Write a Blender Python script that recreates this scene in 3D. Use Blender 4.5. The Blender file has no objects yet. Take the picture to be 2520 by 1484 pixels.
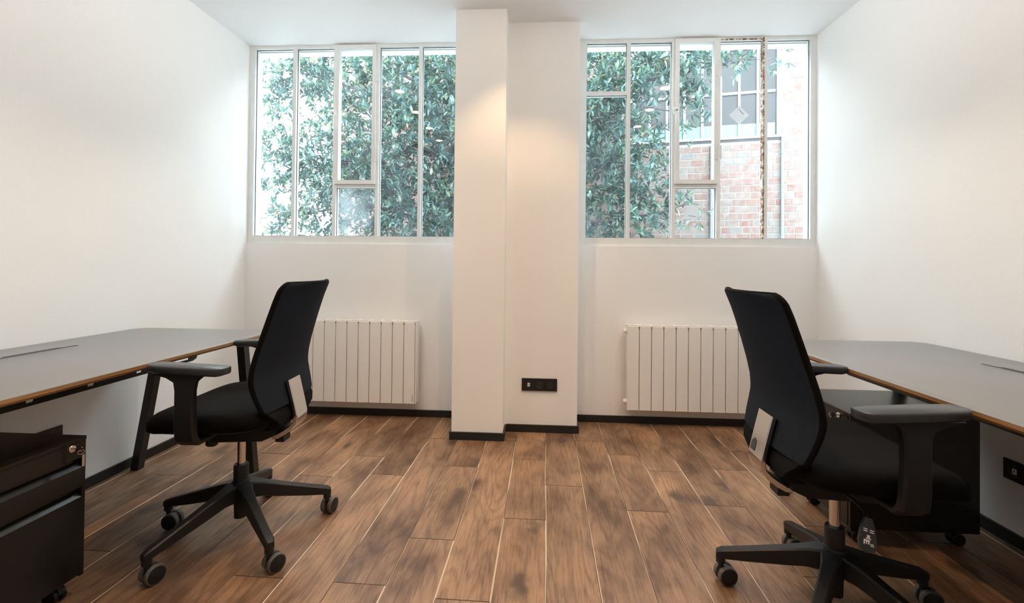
import bpy, bmesh, math, random
from mathutils import Vector, Matrix

random.seed(7)
S = bpy.context.scene
COL = S.collection
PI = math.pi

# ------------------------------------------------------------------ camera
CAM = Vector((0.0, -3.234, 1.108))
YAW, PITCH, ROLL = 0.0592, 0.0094, 0.0102
FPX, SHIFT_PX = 1109.14, -101.54
cam = bpy.data.cameras.new('camera')
cam_ob = bpy.data.objects.new('camera', cam)
COL.objects.link(cam_ob)
S.camera = cam_ob
cam.sensor_fit = 'HORIZONTAL'
cam.sensor_width = 36.0
cam.lens = FPX * 36.0 / 2520.0
cam.shift_y = SHIFT_PX / 2520.0
cam.clip_start = 0.02
r_ = Vector((math.cos(YAW), math.sin(YAW), 0))
f_ = Vector((-math.sin(YAW), math.cos(YAW), 0))
z_ = Vector((0, 0, 1))
d_ = math.cos(PITCH) * f_ + math.sin(PITCH) * z_
u_ = -math.sin(PITCH) * f_ + math.cos(PITCH) * z_
rr = math.cos(ROLL) * r_ + math.sin(ROLL) * u_
uu = math.cos(ROLL) * u_ - math.sin(ROLL) * r_
m = Matrix((rr, uu, -d_)).transposed().to_4x4()
m.translation = CAM
cam_ob.matrix_world = m

# ------------------------------------------------------------------ sky, sun, exposure
SKY = 12.6
w = bpy.data.worlds.new('sky')
S.world = w
w.use_nodes = True
bg = w.node_tree.nodes['Background']
bg.inputs[0].default_value = (0.82, 0.925, 1.0, 1)
bg.inputs[1].default_value = SKY

# ceiling downlights: beam colour, beam watts, diffuser colour, diffuser watts
LAMP_MID = ((1.0, 0.62, 0.33), 28.0, (1.0, 0.70, 0.42), 0.3)
LAMP_SIDE = ((1.0, 0.87, 0.72), 18.0, (1.0, 0.97, 0.92), 3.1)

S.view_settings.view_transform = 'Standard'
S.view_settings.look = 'None'
S.view_settings.gamma = 1.0
S.view_settings.use_curve_mapping = False
S.view_settings.exposure = 0.3
S.cycles.use_denoising = True
S.cycles.diffuse_bounces = 6
S.cycles.transparent_max_bounces = 16
S.cycles.caustics_reflective = False
S.cycles.caustics_refractive = False
S.cycles.sample_clamp_indirect = 10.0

# ------------------------------------------------------------------ room dimensions
XL, XR = -2.185, 1.9256
ZC = 2.729
ZS = 1.2466            # sill
YF = -4.35             # wall behind the camera
C1X0, C1X1, C1Y = -0.5414, -0.2166, -0.3995
C2X1, C2Y = 0.2619, -0.231
BBH = 0.0485

# daylight portals in the two window openings
for x0, x1 in ((XL + 0.02, C1X0), (C2X1, XR - 0.02)):
    a = bpy.data.lights.new('window_portal', 'AREA')
    a.shape = 'RECTANGLE'
    a.size, a.size_y = x1 - x0, ZC - ZS - 0.06
    a.cycles.is_portal = True
    o = bpy.data.objects.new('window_portal', a)
    COL.objects.link(o)
    o.location = ((x0 + x1) / 2, 0.19, (ZC + ZS) / 2)
    o.rotation_euler = (-PI / 2, 0, 0)

# ------------------------------------------------------------------ materials
MATS = {}

def mat(name, col, rough=0.5, metal=0.0, spec=0.5, coat=0.0, sheen=0.0):
    M = bpy.data.materials.new(name)
    M.use_nodes = True
    b = M.node_tree.nodes['Principled BSDF']
    b.inputs['Base Color'].default_value = (*col, 1)
    b.inputs['Roughness'].default_value = rough
    b.inputs['Metallic'].default_value = metal
    b.inputs['Specular IOR Level'].default_value = spec
    b.inputs['Coat Weight'].default_value = coat
    b.inputs['Sheen Weight'].default_value = sheen
    MATS[name] = M
    return M

class NT:
    """small node helper"""
    def __init__(s, M):
        s.M, s.t = M, M.node_tree
        s.b = s.t.nodes['Principled BSDF']
    def n(s, kind, **kw):
        nd = s.t.nodes.new(kind)
        for k, v in kw.items():
            if k.startswith('_'):
                setattr(nd, k[1:], v)
            else:
                nd.inputs[k.replace('__', ' ')].default_value = v
        return nd
    def l(s, a, b):
        s.t.links.new(a, b)
    def ramp(s, fac, stops):
        r = s.t.nodes.new('ShaderNodeValToRGB')
        e = r.color_ramp.elements
        while len(e) < len(stops):
            e.new(0.5)
        for i, (p, c) in enumerate(stops):
            e[i].position = p
            e[i].color = (*c, 1) if len(c) == 3 else c
        s.l(fac, r.inputs[0])
        return r.outputs[0]
    def mix(s, fac, a, b, mode='MIX'):
        x = s.t.nodes.new('ShaderNodeMix')
        x.data_type = 'RGBA'
        x.blend_type = mode
        for sock, v in ((x.inputs[0], fac), (x.inputs[6], a), (x.inputs[7], b)):
            if isinstance(v, (int, float)):
                sock.default_value = v
            elif isinstance(v, tuple):
                sock.default_value = (*v, 1)
            else:
                s.l(v, sock)
        return x.outputs[2]
    def bump(s, h, strength, dist):
        bp = s.n('ShaderNodeBump', Strength=strength, Distance=dist)
        s.l(h, bp.inputs['Height'])
        s.l(bp.outputs[0], s.b.inputs['Normal'])

def noisy(name, col, rough, amt=0.08, scale=30, bump=0.0, dist=0.001, **kw):
    """plain colour with a faint procedural mottling and relief"""
    M = mat(name, col, rough, **kw)
    t = NT(M)
    tc = t.n('ShaderNodeTexCoord')
    ns = t.n('ShaderNodeTexNoise', Scale=scale, Detail=5.0)
    t.l(tc.outputs['Object'], ns.inputs['Vector'])
    lo = tuple(c * (1 - amt) for c in col)
    hi = tuple(min(1, c * (1 + amt)) for c in col)
    t.l(t.ramp(ns.outputs[0], [(0.3, lo), (0.7, hi)]), t.b.inputs['Base Color'])
    if bump:
        t.bump(ns.outputs[0], bump, dist)
    return M

paint = noisy('white_wall_paint', (0.90, 0.90, 0.895), 0.75, 0.01, 90, 0.05, 0.001)
ceil_m = noisy('white_ceiling_paint', (0.91, 0.915, 0.92), 0.8, 0.01, 60, 0.04, 0.001)
win_paint = noisy('white_window_enamel', (0.80, 0.81, 0.80), 0.4, 0.03, 20, 0.08, 0.001)
ext_paint = noisy('white_exterior_render', (0.85, 0.86, 0.87), 0.8, 0.03, 25, 0.2, 0.002)
black_base = noisy('black_skirting_lacquer', (0.012, 0.012, 0.012), 0.45, 0.1, 20)
gasket_m = mat('black_glazing_bead', (0.015, 0.013, 0.02), 0.6)
rad_m = noisy('white_radiator_enamel', (0.88, 0.86, 0.83), 0.35, 0.01, 40)
rad_dark = mat('radiator_gap_grey', (0.25, 0.24, 0.23), 0.6)
print_grey = mat('grey_print', (0.28, 0.25, 0.22), 0.6)
steel_blk = noisy('black_powder_coat', (0.010, 0.011, 0.011), 0.40, 0.15, 300, 0.25, 0.0003)
ped_m = noisy('black_cabinet_steel', (0.008, 0.0092, 0.0092), 0.26, 0.12, 400, 0.25, 0.0003)
plast = noisy('black_nylon', (0.0085, 0.0088, 0.0098), 0.45, 0.1, 200, 0.15, 0.0003, spec=0.4)
plast_gray = noisy('charcoal_armrest_pad', (0.022, 0.023, 0.027), 0.33, 0.1, 150, 0.2, 0.0003)
tread = noisy('dusty_grey_caster_tread', (0.10, 0.09, 0.08), 0.7, 0.3, 120)
chrome = mat('chrome', (0.75, 0.74, 0.73), 0.13, 1.0)
satin = mat('satin_aluminium', (0.68, 0.665, 0.65), 0.20, 1.0)
outlet_m = mat('black_outlet_plastic', (0.010, 0.010, 0.010), 0.35)
outlet_in = mat('dark_outlet_insert', (0.018, 0.016, 0.015), 0.3)
white_pl = mat('white_plastic', (0.8, 0.78, 0.75), 0.4)
label_m = mat('dark_label', (0.03, 0.035, 0.04), 0.4)
paper_m = noisy('white_paper', (0.82, 0.84, 0.86), 0.7, 0.03, 60)
_t = NT(paper_m)
_tl = _t.n('ShaderNodeBsdfTranslucent', Color=(0.8, 0.84, 0.88, 1))
_mx = _t.n('ShaderNodeMixShader', Fac=0.35)
_t.l(_t.b.outputs[0], _mx.inputs[1])
_t.l(_tl.outputs[0], _mx.inputs[2])
_t.l(_mx.outputs[0], _t.t.nodes['Material Output'].inputs[0])

# fabrics
def fabric(name, col, scale, sheen):
    M = mat(name, col, 0.9, sheen=sheen, spec=0.12)
    t = NT(M)
    tc = t.n('ShaderNodeTexCoord')
    v = t.n('ShaderNodeTexVoronoi', Scale=scale)
    t.l(tc.outputs['Object'], v.inputs['Vector'])
    c = t.mix(v.outputs['Distance'], tuple(x * 1.25 for x in col), tuple(x * 0.55 for x in col))
    t.l(c, t.b.inputs['Base Color'])
    t.bump(v.outputs['Distance'], 0.35, 0.0006)
    return M
mesh_fab = fabric('blue_black_mesh_fabric', (0.0135, 0.0185, 0.0275), 420, 0.0)
seat_fab = fabric('black_seat_fabric', (0.0050, 0.0050, 0.0056), 330, 0.0)

# oak plank floor
def wood_floor():
    M = mat('smoked_oak_plank', (0.3, 0.17, 0.09), 0.4, spec=0.38)
    t = NT(M)
    tc = t.n('ShaderNodeTexCoord')
    oi = t.n('ShaderNodeObjectInfo')
    off = t.n('ShaderNodeCombineXYZ')
    for i, k in enumerate((37.0, 91.0, 13.0)):
        mm = t.n('ShaderNodeMath', _operation='MULTIPLY')
        mm.inputs[1].default_value = k
        t.l(oi.outputs['Random'], mm.inputs[0])
        t.l(mm.outputs[0], off.inputs[i])
    ad = t.n('ShaderNodeVectorMath', _operation='ADD')
    t.l(tc.outputs['Object'], ad.inputs[0])
    t.l(off.outputs[0], ad.inputs[1])
    P = ad.outputs[0]
    def mapped(sx, sy, sz=1):
        mp = t.n('ShaderNodeMapping')
        mp.inputs['Scale'].default_value = (sx, sy, sz)
        t.l(P, mp.inputs['Vector'])
        return mp.outputs[0]
    # cathedral grain: contour lines of a stretched noise field
    nf = t.n('ShaderNodeTexNoise', Scale=1.0, Detail=2.5, Roughness=0.45)
    t.l(mapped(4.2, 0.7), nf.inputs['Vector'])
    mu = t.n('ShaderNodeMath', _operation='MULTIPLY')
    mu.inputs[1].default_value = 120.0
    t.l(nf.outputs[0], mu.inputs[0])
    si = t.n('ShaderNodeMath', _operation='SINE')
    t.l(mu.outputs[0], si.inputs[0])
    sh = t.n('ShaderNodeMath', _operation='MULTIPLY_ADD')
    sh.inputs[1].default_value = 0.5
    sh.inputs[2].default_value = 0.5
    t.l(si.outputs[0], sh.inputs[0])
    rings = t.ramp(sh.outputs[0], [(0.0, (0, 0, 0)), (0.22, (0.45, 0.45, 0.45)), (0.5, (1, 1, 1))])
    # fine pores
    fine = t.n('ShaderNodeTexNoise', Scale=1.0, Detail=8.0, Roughness=0.65)
    t.l(mapped(170, 9), fine.inputs['Vector'])
    # smoky patches
    pat = t.n('ShaderNodeTexNoise', Scale=1.0, Detail=4.0, Roughness=0.55)
    t.l(mapped(6.0, 3.0), pat.inputs['Vector'])
    # knots
    vk = t.n('ShaderNodeTexVoronoi', Scale=1.0)
    dn = t.n('ShaderNodeTexNoise', Scale=14.0, Detail=3.0)
    t.l(P, dn.inputs['Vector'])
    kv = t.n('ShaderNodeVectorMath', _operation='MULTIPLY_ADD')
    t.l(dn.outputs['Color'], kv.inputs[0])
    kv.inputs[1].default_value = (0.35, 0.35, 0.35)
    t.l(mapped(4.6, 2.6), kv.inputs[2])
    t.l(kv.outputs[0], vk.inputs['Vector'])
    knot = t.ramp(vk.outputs['Distance'], [(0.0, (1, 1, 1)), (0.10, (0.85, 0.85, 0.85)), (0.22, (0.12, 0.12, 0.12)), (0.36, (0, 0, 0))])
    base = t.ramp(oi.outputs['Random'], [(0.0, (0.2016, 0.1150, 0.0636)), (0.25, (0.2592, 0.1523, 0.0875)), (0.5, (0.2232, 0.1318, 0.0769)),
                                         (0.75, (0.2808, 0.1629, 0.0913)), (1.0, (0.1872, 0.1094, 0.0636))])
    patc = t.ramp(pat.outputs[0], [(0.26, (0.30, 0.26, 0.25)), (0.44, (0.74, 0.70, 0.68)), (0.56, (1.0, 1.0, 1.0)), (0.74, (1.35, 1.30, 1.22))])
    c = t.mix(1.0, base, patc, 'MULTIPLY')
    c = t.mix(0.38, c, t.mix(rings, (0.50, 0.46, 0.43), (1.08, 1.08, 1.08)), 'MULTIPLY')
    c = t.mix(0.85, c, t.ramp(fine.outputs[0], [(0.32, (0.48, 0.46, 0.45)), (0.5, (1, 1, 1)), (0.75, (1.2, 1.2, 1.2))]), 'MULTIPLY')
    c = t.mix(knot, c, (0.065, 0.038, 0.025))
    t.l(c, t.b.inputs['Base Color'])
    rg = t.ramp(fine.outputs[0], [(0.2, (0.52, 0.52, 0.52)), (0.8, (0.36, 0.36, 0.36))])
    t.l(rg, t.b.inputs['Roughness'])
    hm = t.mix(0.5, fine.outputs[0], rings)
    t.bump(hm, 0.16, 0.0008)
    return M
oak = wood_floor()

def sheen_filler_edge():  # window sheen on the bevels and pale filler, painted into the edge colour
    M = mat('pale_sheen_filler_edge', (0.55, 0.45, 0.33), 0.6)
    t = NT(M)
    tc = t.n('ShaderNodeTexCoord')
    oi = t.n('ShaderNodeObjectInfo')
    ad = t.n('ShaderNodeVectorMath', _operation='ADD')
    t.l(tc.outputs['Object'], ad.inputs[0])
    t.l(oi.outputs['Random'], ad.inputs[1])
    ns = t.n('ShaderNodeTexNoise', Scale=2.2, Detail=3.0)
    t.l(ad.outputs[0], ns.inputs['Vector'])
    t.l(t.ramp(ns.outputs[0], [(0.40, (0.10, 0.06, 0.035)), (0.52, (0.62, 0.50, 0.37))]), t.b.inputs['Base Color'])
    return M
edge_m = sheen_filler_edge()
joint_m = mat('dark_plank_end', (0.05, 0.028, 0.016), 0.7)
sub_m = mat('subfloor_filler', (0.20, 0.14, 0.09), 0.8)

# desk
lam = noisy('charcoal_desk_laminate', (0.17, 0.169, 0.170), 0.30, 0.05, 500, 0.1, 0.0002, spec=0.6)
def plywood():
    M = mat('plywood_edge', (0.36, 0.19, 0.07), 0.45)
    t = NT(M)
    tc = t.n('ShaderNodeTexCoord')
    mp = t.n('ShaderNodeMapping')
    mp.inputs['Scale'].default_value = (6, 6, 420)
    t.l(tc.outputs['Object'], mp.inputs['Vector'])
    ns = t.n('ShaderNodeTexNoise', Scale=1.0, Detail=3.0)
    t.l(mp.outputs[0], ns.inputs['Vector'])
    t.l(t.ramp(ns.outputs[0], [(0.35, (0.22, 0.105, 0.036)), (0.6, (0.40, 0.215, 0.085))]), t.b.inputs['Base Color'])
    return M
ply = plywood()

# thin window glass: clear, with a mirror sheen
def glass(name, dust):
    M = bpy.data.materials.new(name)
    M.use_nodes = True
    t = M.node_tree
    t.nodes.remove(t.nodes['Principled BSDF'])
    tr = t.nodes.new('ShaderNodeBsdfTransparent')
    tr.inputs[0].default_value = (0.95, 0.975, 0.97, 1)
    gl = t.nodes.new('ShaderNodeBsdfGlossy')
    gl.inputs['Roughness'].default_value = 0.0
    fr = t.nodes.new('ShaderNodeFresnel')
    ge = t.nodes.new('ShaderNodeNewGeometry')        # same reflectance from both faces of the thin pane
    io = t.nodes.new('ShaderNodeMapRange')
    io.inputs[3].default_value = 1.45
    io.inputs[4].default_value = 1.0 / 1.45
    t.links.new(ge.outputs['Backfacing'], io.inputs[0])
    t.links.new(io.outputs[0], fr.inputs[0])
    mx = t.nodes.new('ShaderNodeMixShader')
    t.links.new(fr.outputs[0], mx.inputs[0])
    t.links.new(tr.outputs[0], mx.inputs[1])
    t.links.new(gl.outputs[0], mx.inputs[2])
    last = mx.outputs[0]
    if dust:
        tl = t.nodes.new('ShaderNodeBsdfTranslucent')
        tl.inputs[0].default_value = (0.8, 0.88, 0.95, 1)
        tc = t.nodes.new('ShaderNodeTexCoord')
        ns = t.nodes.new('ShaderNodeTexNoise')
        ns.inputs['Scale'].default_value = 3.0
        ns.inputs['Detail'].default_value = 4.0
        t.links.new(tc.outputs['Object'], ns.inputs['Vector'])
        mr = t.nodes.new('ShaderNodeMapRange')
        mr.inputs[1].default_value = 0.3
        mr.inputs[2].default_value = 0.8
        mr.inputs[3].default_value = 0.0
        mr.inputs[4].default_value = dust
        t.links.new(ns.outputs[0], mr.inputs[0])
        m2 = t.nodes.new('ShaderNodeMixShader')
        t.links.new(mr.outputs[0], m2.inputs[0])
        t.links.new(last, m2.inputs[1])
        t.links.new(tl.outputs[0], m2.inputs[2])
        last = m2.outputs[0]
    t.links.new(last, t.nodes['Material Output'].inputs[0])
    return M
glass_m = glass('window_glass', 0.03)
glass_dusty = glass('dusty_window_glass', 0.16)

def rust():
    M = mat('flaking_rusty_paint', (0.3, 0.15, 0.08), 0.8)
    t = NT(M)
    tc = t.n('ShaderNodeTexCoord')
    ns = t.n('ShaderNodeTexNoise', Scale=38.0, Detail=6.0, Roughness=0.7)
    t.l(tc.outputs['Object'], ns.inputs['Vector'])
    t.l(t.ramp(ns.outputs[0], [(0.32, (0.07, 0.035, 0.025)), (0.46, (0.27, 0.14, 0.085)), (0.52, (0.5, 0.40, 0.33)), (0.58, (0.78, 0.75, 0.70))]), t.b.inputs['Base Color'])
    t.bump(ns.outputs[0], 0.7, 0.002)
    return M
rust_m = rust()

# outdoors
def brick_mat():
    M = mat('weathered_brick', (0.6, 0.4, 0.3), 0.9)
    t = NT(M)
    oi = t.n('ShaderNodeObjectInfo')
    tc = t.n('ShaderNodeTexCoord')
    ns = t.n('ShaderNodeTexNoise', Scale=16.0, Detail=5.0, Roughness=0.65)
    ad = t.n('ShaderNodeVectorMath', _operation='ADD')
    sc = t.n('ShaderNodeVectorMath', _operation='SCALE')
    sc.inputs['Scale'].default_value = 40.0
    cb = t.n('ShaderNodeCombineXYZ')
    t.l(oi.outputs['Random'], cb.inputs[0])
    t.l(oi.outputs['Random'], cb.inputs[1])
    t.l(cb.outputs[0], sc.inputs[0])
    t.l(tc.outputs['Object'], ad.inputs[0])
    t.l(sc.outputs[0], ad.inputs[1])
    t.l(ad.outputs[0], ns.inputs['Vector'])
    base = t.ramp(oi.outputs['Random'], [(0.0, (0.1162, 0.0533, 0.0403)), (0.2, (0.1323, 0.0886, 0.0758)), (0.4, (0.1226, 0.0661, 0.0533)), (0.55, (0.1162, 0.1048, 0.0952)),
                                         (0.7, (0.1355, 0.0790, 0.0645)), (0.85, (0.1000, 0.0952, 0.0920)), (1.0, (0.1387, 0.0984, 0.0822))])
    c = t.mix(t.ramp(ns.outputs[0], [(0.45, (0, 0, 0)), (0.72, (0.8, 0.8, 0.8))]), base, (0.168, 0.154, 0.144))
    t.l(c, t.b.inputs['Base Color'])
    t.bump(ns.outputs[0], 0.6, 0.004)
    return M
brick_m = brick_mat()
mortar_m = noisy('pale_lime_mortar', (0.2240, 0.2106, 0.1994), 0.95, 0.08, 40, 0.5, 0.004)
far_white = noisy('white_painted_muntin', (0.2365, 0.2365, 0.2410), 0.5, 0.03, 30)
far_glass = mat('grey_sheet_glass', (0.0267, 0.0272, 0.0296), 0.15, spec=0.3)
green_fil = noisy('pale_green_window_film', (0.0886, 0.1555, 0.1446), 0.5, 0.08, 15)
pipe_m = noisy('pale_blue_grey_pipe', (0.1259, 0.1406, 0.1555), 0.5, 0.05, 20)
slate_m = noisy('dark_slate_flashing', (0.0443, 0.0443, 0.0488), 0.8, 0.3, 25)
yard_m = noisy('pale_bounce_paving', (0.39, 0.385, 0.38), 0.9, 0.05, 6, 0.4, 0.01)  # unseen yard surface, kept pale to bounce daylight indoors
bark_m = noisy('grey_brown_bark', (0.0806, 0.0717, 0.0806), 0.9, 0.35, 40, 0.8, 0.006)

def leaf_mat():
    M = mat('glossy_evergreen_leaf', (0.02, 0.04, 0.02), 0.42, spec=0.6)
    t = NT(M)
    ge = t.n('ShaderNodeNewGeometry')
    oi = t.n('ShaderNodeObjectInfo')
    s_ = t.n('ShaderNodeMath', _operation='ADD')
    t.l(ge.outputs['Random Per Island'], s_.inputs[0])
    t.l(oi.outputs['Random'], s_.inputs[1])
    fr = t.n('ShaderNodeMath', _operation='FRACT')
    t.l(s_.outputs[0], fr.inputs[0])
    c = t.ramp(fr.outputs[0], [(0.0, (0.0403, 0.0818, 0.0809)), (0.3, (0.0602, 0.1147, 0.1099)), (0.55, (0.0451, 0.0983, 0.1099)), (0.8, (0.0905, 0.1555, 0.1157)), (0.96, (0.1507, 0.2048, 0.1274)), (1.0, (0.2513, 0.1230, 0.1274))])
    t.l(c, t.b.inputs['Base Color'])
    # leaves let some light through
    tl = t.n('ShaderNodeBsdfTranslucent')
    t.l(t.mix(1.0, c, (1.6, 1.9, 1.0), 'MULTIPLY'), tl.inputs[0])
    mx = t.t.nodes.new('ShaderNodeMixShader')
    mx.inputs[0].default_value = 0.12
    t.l(t.b.outputs[0], mx.inputs[1])
    t.l(tl.outputs[0], mx.inputs[2])
    t.l(mx.outputs[0], t.t.nodes['Material Output'].inputs[0])
    return M
leaf_m = leaf_mat()

lamp_m = bpy.data.materials.new('lit_lamp_diffuser')
lamp_m.use_nodes = True
_b = lamp_m.node_tree.nodes['Principled BSDF']
_b.inputs['Base Color'].default_value = (0.9, 0.85, 0.75, 1)
_b.inputs['Emission Color'].default_value = (1.0, 0.80, 0.58, 1)
_b.inputs['Emission Strength'].default_value = 26.0

# ------------------------------------------------------------------ mesh helpers
def bx(bm, x0, x1, y0, y1, z0, z1, mi=0, M=None):
    v = [bm.verts.new(p) for p in ((x0, y0, z0), (x1, y0, z0), (x1, y1, z0), (x0, y1, z0), (x0, y0, z1), (x1, y0, z1), (x1, y1, z1), (x0, y1, z1))]
    if M:
        for q in v:
            q.co = M @ q.co
    fs = []
    for ids in ((0, 3, 2, 1), (4, 5, 6, 7), (0, 1, 5, 4), (1, 2, 6, 5), (2, 3, 7, 6), (3, 0, 4, 7)):
        f = bm.faces.new([v[i] for i in ids])
        f.material_index = mi
        fs.append(f)
    return v

def bevel(bm, wd, seg=2):
    es = [e for e in bm.edges if len(e.link_faces) == 2 and e.calc_face_angle(0) > 0.5]
    bmesh.ops.bevel(bm, geom=es, offset=wd, segments=seg, affect='EDGES', profile=0.5, clamp_overlap=True)
    return bm

def loft(bm, rings, cap=True, closed=True, mi=0):
    R = [[bm.verts.new(p) for p in r] for r in rings]
    n = len(R[0])
    for a, b in zip(R, R[1:]):
        for i in range(n if closed else n - 1):
            j = (i + 1) % n
            f = bm.faces.new((a[i], a[j], b[j], b[i]))
            f.material_index = mi
    if cap:
        f = bm.faces.new(list(reversed(R[0]))); f.material_index = mi
        f = bm.faces.new(R[-1]); f.material_index = mi
    return R

def frame_of(d):
    d = d.normalized()
    a = Vector((0, 0, 1)) if abs(d.z) < 0.9 else Vector((1, 0, 0))
    s = d.cross(a).normalized()
    return s, s.cross(d).normalized()

def cyl(bm, p0, p1, r0, r1=None, seg=20, mi=0):
    p0, p1 = Vector(p0), Vector(p1)
    r1 = r0 if r1 is None else r1
    s, t = frame_of(p1 - p0)
    rings = []
    for p, r in ((p0, r0), (p1, r1)):
        rings.append([p + (s * math.cos(2 * PI * i / seg) + t * math.sin(2 * PI * i / seg)) * r for i in range(seg)])
    loft(bm, rings, mi=mi)

def lathe(bm, prof, p0, axis, seg=24, mi=0):
    """prof: list of (distance along axis, radius)"""
    p0, axis = Vector(p0), Vector(axis).normalized()
    s, t = frame_of(axis)
    loft(bm, [[p0 + axis * h + (s * math.cos(2 * PI * i / seg) + t * math.sin(2 * PI * i / seg)) * max(r, 1e-4) for i in range(seg)] for h, r in prof], mi=mi)

def tube(bm, pts, rad, seg=10, mi=0):
    pts = [Vector(p) for p in pts]
    rings = []
    for i, p in enumerate(pts):
        d = (pts[min(i + 1, len(pts) - 1)] - pts[max(i - 1, 0)])
        s, t = frame_of(d)
        r = rad[i] if isinstance(rad, (list, tuple)) else rad
        rings.append([p + (s * math.cos(2 * PI * k / seg) + t * math.sin(2 * PI * k / seg)) * r for k in range(seg)])
    loft(bm, rings, mi=mi)

def prism(bm, poly, fn, a, b, mi=0):
    """poly: 2D outline; fn(u, v, w) -> 3D point; extruded from w=a to w=b"""
    loft(bm, [[fn(u, v, a) for u, v in poly], [fn(u, v, b) for u, v in poly]], mi=mi)

def rrect(x0, x1, y0, y1, r, seg=6):
    out = []
    rs = r if isinstance(r, (list, tuple)) else (r,) * 4
    for (cx, cy, a0, q) in ((x1, y1, 0, rs[0]), (x0, y1, PI / 2, rs[1]), (x0, y0, PI, rs[2]), (x1, y0, 1.5 * PI, rs[3])):
        sx = -1 if cx == x1 else 1
        sy = -1 if cy == y1 else 1
        if q <= 0:
            out.append((cx, cy)); continue
        for i in range(seg + 1):
            a = a0 + PI / 2 * i / seg
            out.append((cx + sx * q + q * math.cos(a), cy + sy * q + q * math.sin(a)))
    return out

def new():
    return bmesh.new()

def obj(name, bm, mats, parent=None, smooth=None, kind=None):
    bmesh.ops.recalc_face_normals(bm, faces=bm.faces)
    me = bpy.data.meshes.new(name)
    bm.to_mesh(me)
    bm.free()
    for M in (mats if isinstance(mats, (list, tuple)) else (mats,)):
        me.materials.append(M)
    if smooth is not None:
        me.shade_smooth()
        me.set_sharp_from_angle(angle=math.radians(smooth))
    o = bpy.data.objects.new(name, me)
    COL.objects.link(o)
    if parent:
        o.parent = parent
    if kind:
        o['kind'] = kind
    return o

def tag(o, label, cat, group=None):
    o['label'] = label
    o['category'] = cat
    if group:
        o['group'] = group
    return o

def thing(name, label=None, cat=None, loc=(0, 0, 0), rz=0.0, group=None, kind=None):
    o = bpy.data.objects.new(name, None)
    o.empty_display_size = 0.05
    COL.objects.link(o)
    o.location = loc
    o.rotation_euler = (0, 0, rz)
    if label:
        tag(o, label, cat, group)
    if kind:
        o['kind'] = kind
    return o

def boxobj(name, b, M, parent=None, kind=None, bev=0.0, seg=1):
    bm = new()
    bx(bm, *b)
    if bev:
        bevel(bm, bev, seg)
    return obj(name, bm, M, parent, kind=kind)

# ------------------------------------------------------------------ room shell
WT = 0.18    # outer wall thickness
STR = 'structure'
boxobj('wall_left', (XL - 0.2, XL, YF - 0.2, WT, -0.12, ZC), paint, kind=STR)
boxobj('wall_right', (XR, XR + 0.2, YF - 0.2, WT, -0.12, ZC), paint, kind=STR)
boxobj('wall_front', (XL, XR, YF - 0.2, YF, -0.12, ZC), paint, kind=STR)
bm = new()
bx(bm, XL, XR, 0.0, WT - 0.03, -0.12, ZS)                    # parapet under the windows
bx(bm, C1X0 + 0.04, C2X1 - 0.04, 0.0, WT - 0.03, ZS, ZC)     # pier between the windows
obj('wall_back', bm, paint, kind=STR)
bm = new()
bx(bm, XL - 0.2, XR + 0.2, WT - 0.03, WT, -0.3, 1.17, )
bx(bm, C1X0 + 0.04, C2X1 - 0.04, WT - 0.03, WT, 1.17, ZC)
obj('wall_exterior', bm, ext_paint, kind=STR)
boxobj('wall_pillar', (C1X0, C1X1, C1Y, 0.0, 0.0, ZC), paint, kind=STR)
boxobj('wall_pier', (C1X1, C2X1, C2Y, 0.0, 0.0, ZC), paint, kind=STR)
boxobj('ceiling', (XL - 0.2, XR + 0.2, YF - 0.2, WT, ZC, ZC + 0.2), ceil_m, kind=STR)
# lintel drop seen through the top of the panes
boxobj('trim_1', (XL, XR, 0.075, WT - 0.03, ZC - 0.028, ZC), ext_paint, kind=STR)

def skirt(name, boxes):
    bm = new()
    for b in boxes:
        v = bx(bm, *b)
    bevel(bm, 0.003, 1)
    return obj(name, bm, black_base, kind=STR)
T = 0.012
skirt('baseboard_left', [(XL, XL + T, YF, 0, 0, BBH)])
skirt('baseboard_right', [(XR - T, XR, YF, 0, 0, BBH)])
skirt('baseboard_back', [(XL + T, C1X0 - T, -T, 0, 0, BBH), (C2X1 + T, XR - T, -T, 0, 0, BBH)])
skirt('baseboard_pillar', [(C1X0 - T, C1X1 + T, C1Y - T, C1Y, 0, BBH), (C1X0 - T, C1X0, C1Y, 0, 0, BBH), (C1X1, C1X1 + T, C1Y, C2Y - T, 0, BBH)])
skirt('baseboard_pier', [(C1X1 + T, C2X1 + T, C2Y - T, C2Y, 0, BBH), (C2X1, C2X1 + T, C2Y, -T, 0, BBH)])
skirt('baseboard_front', [(XL + T, XR - T, YF, YF + T, 0, BBH)])

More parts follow.
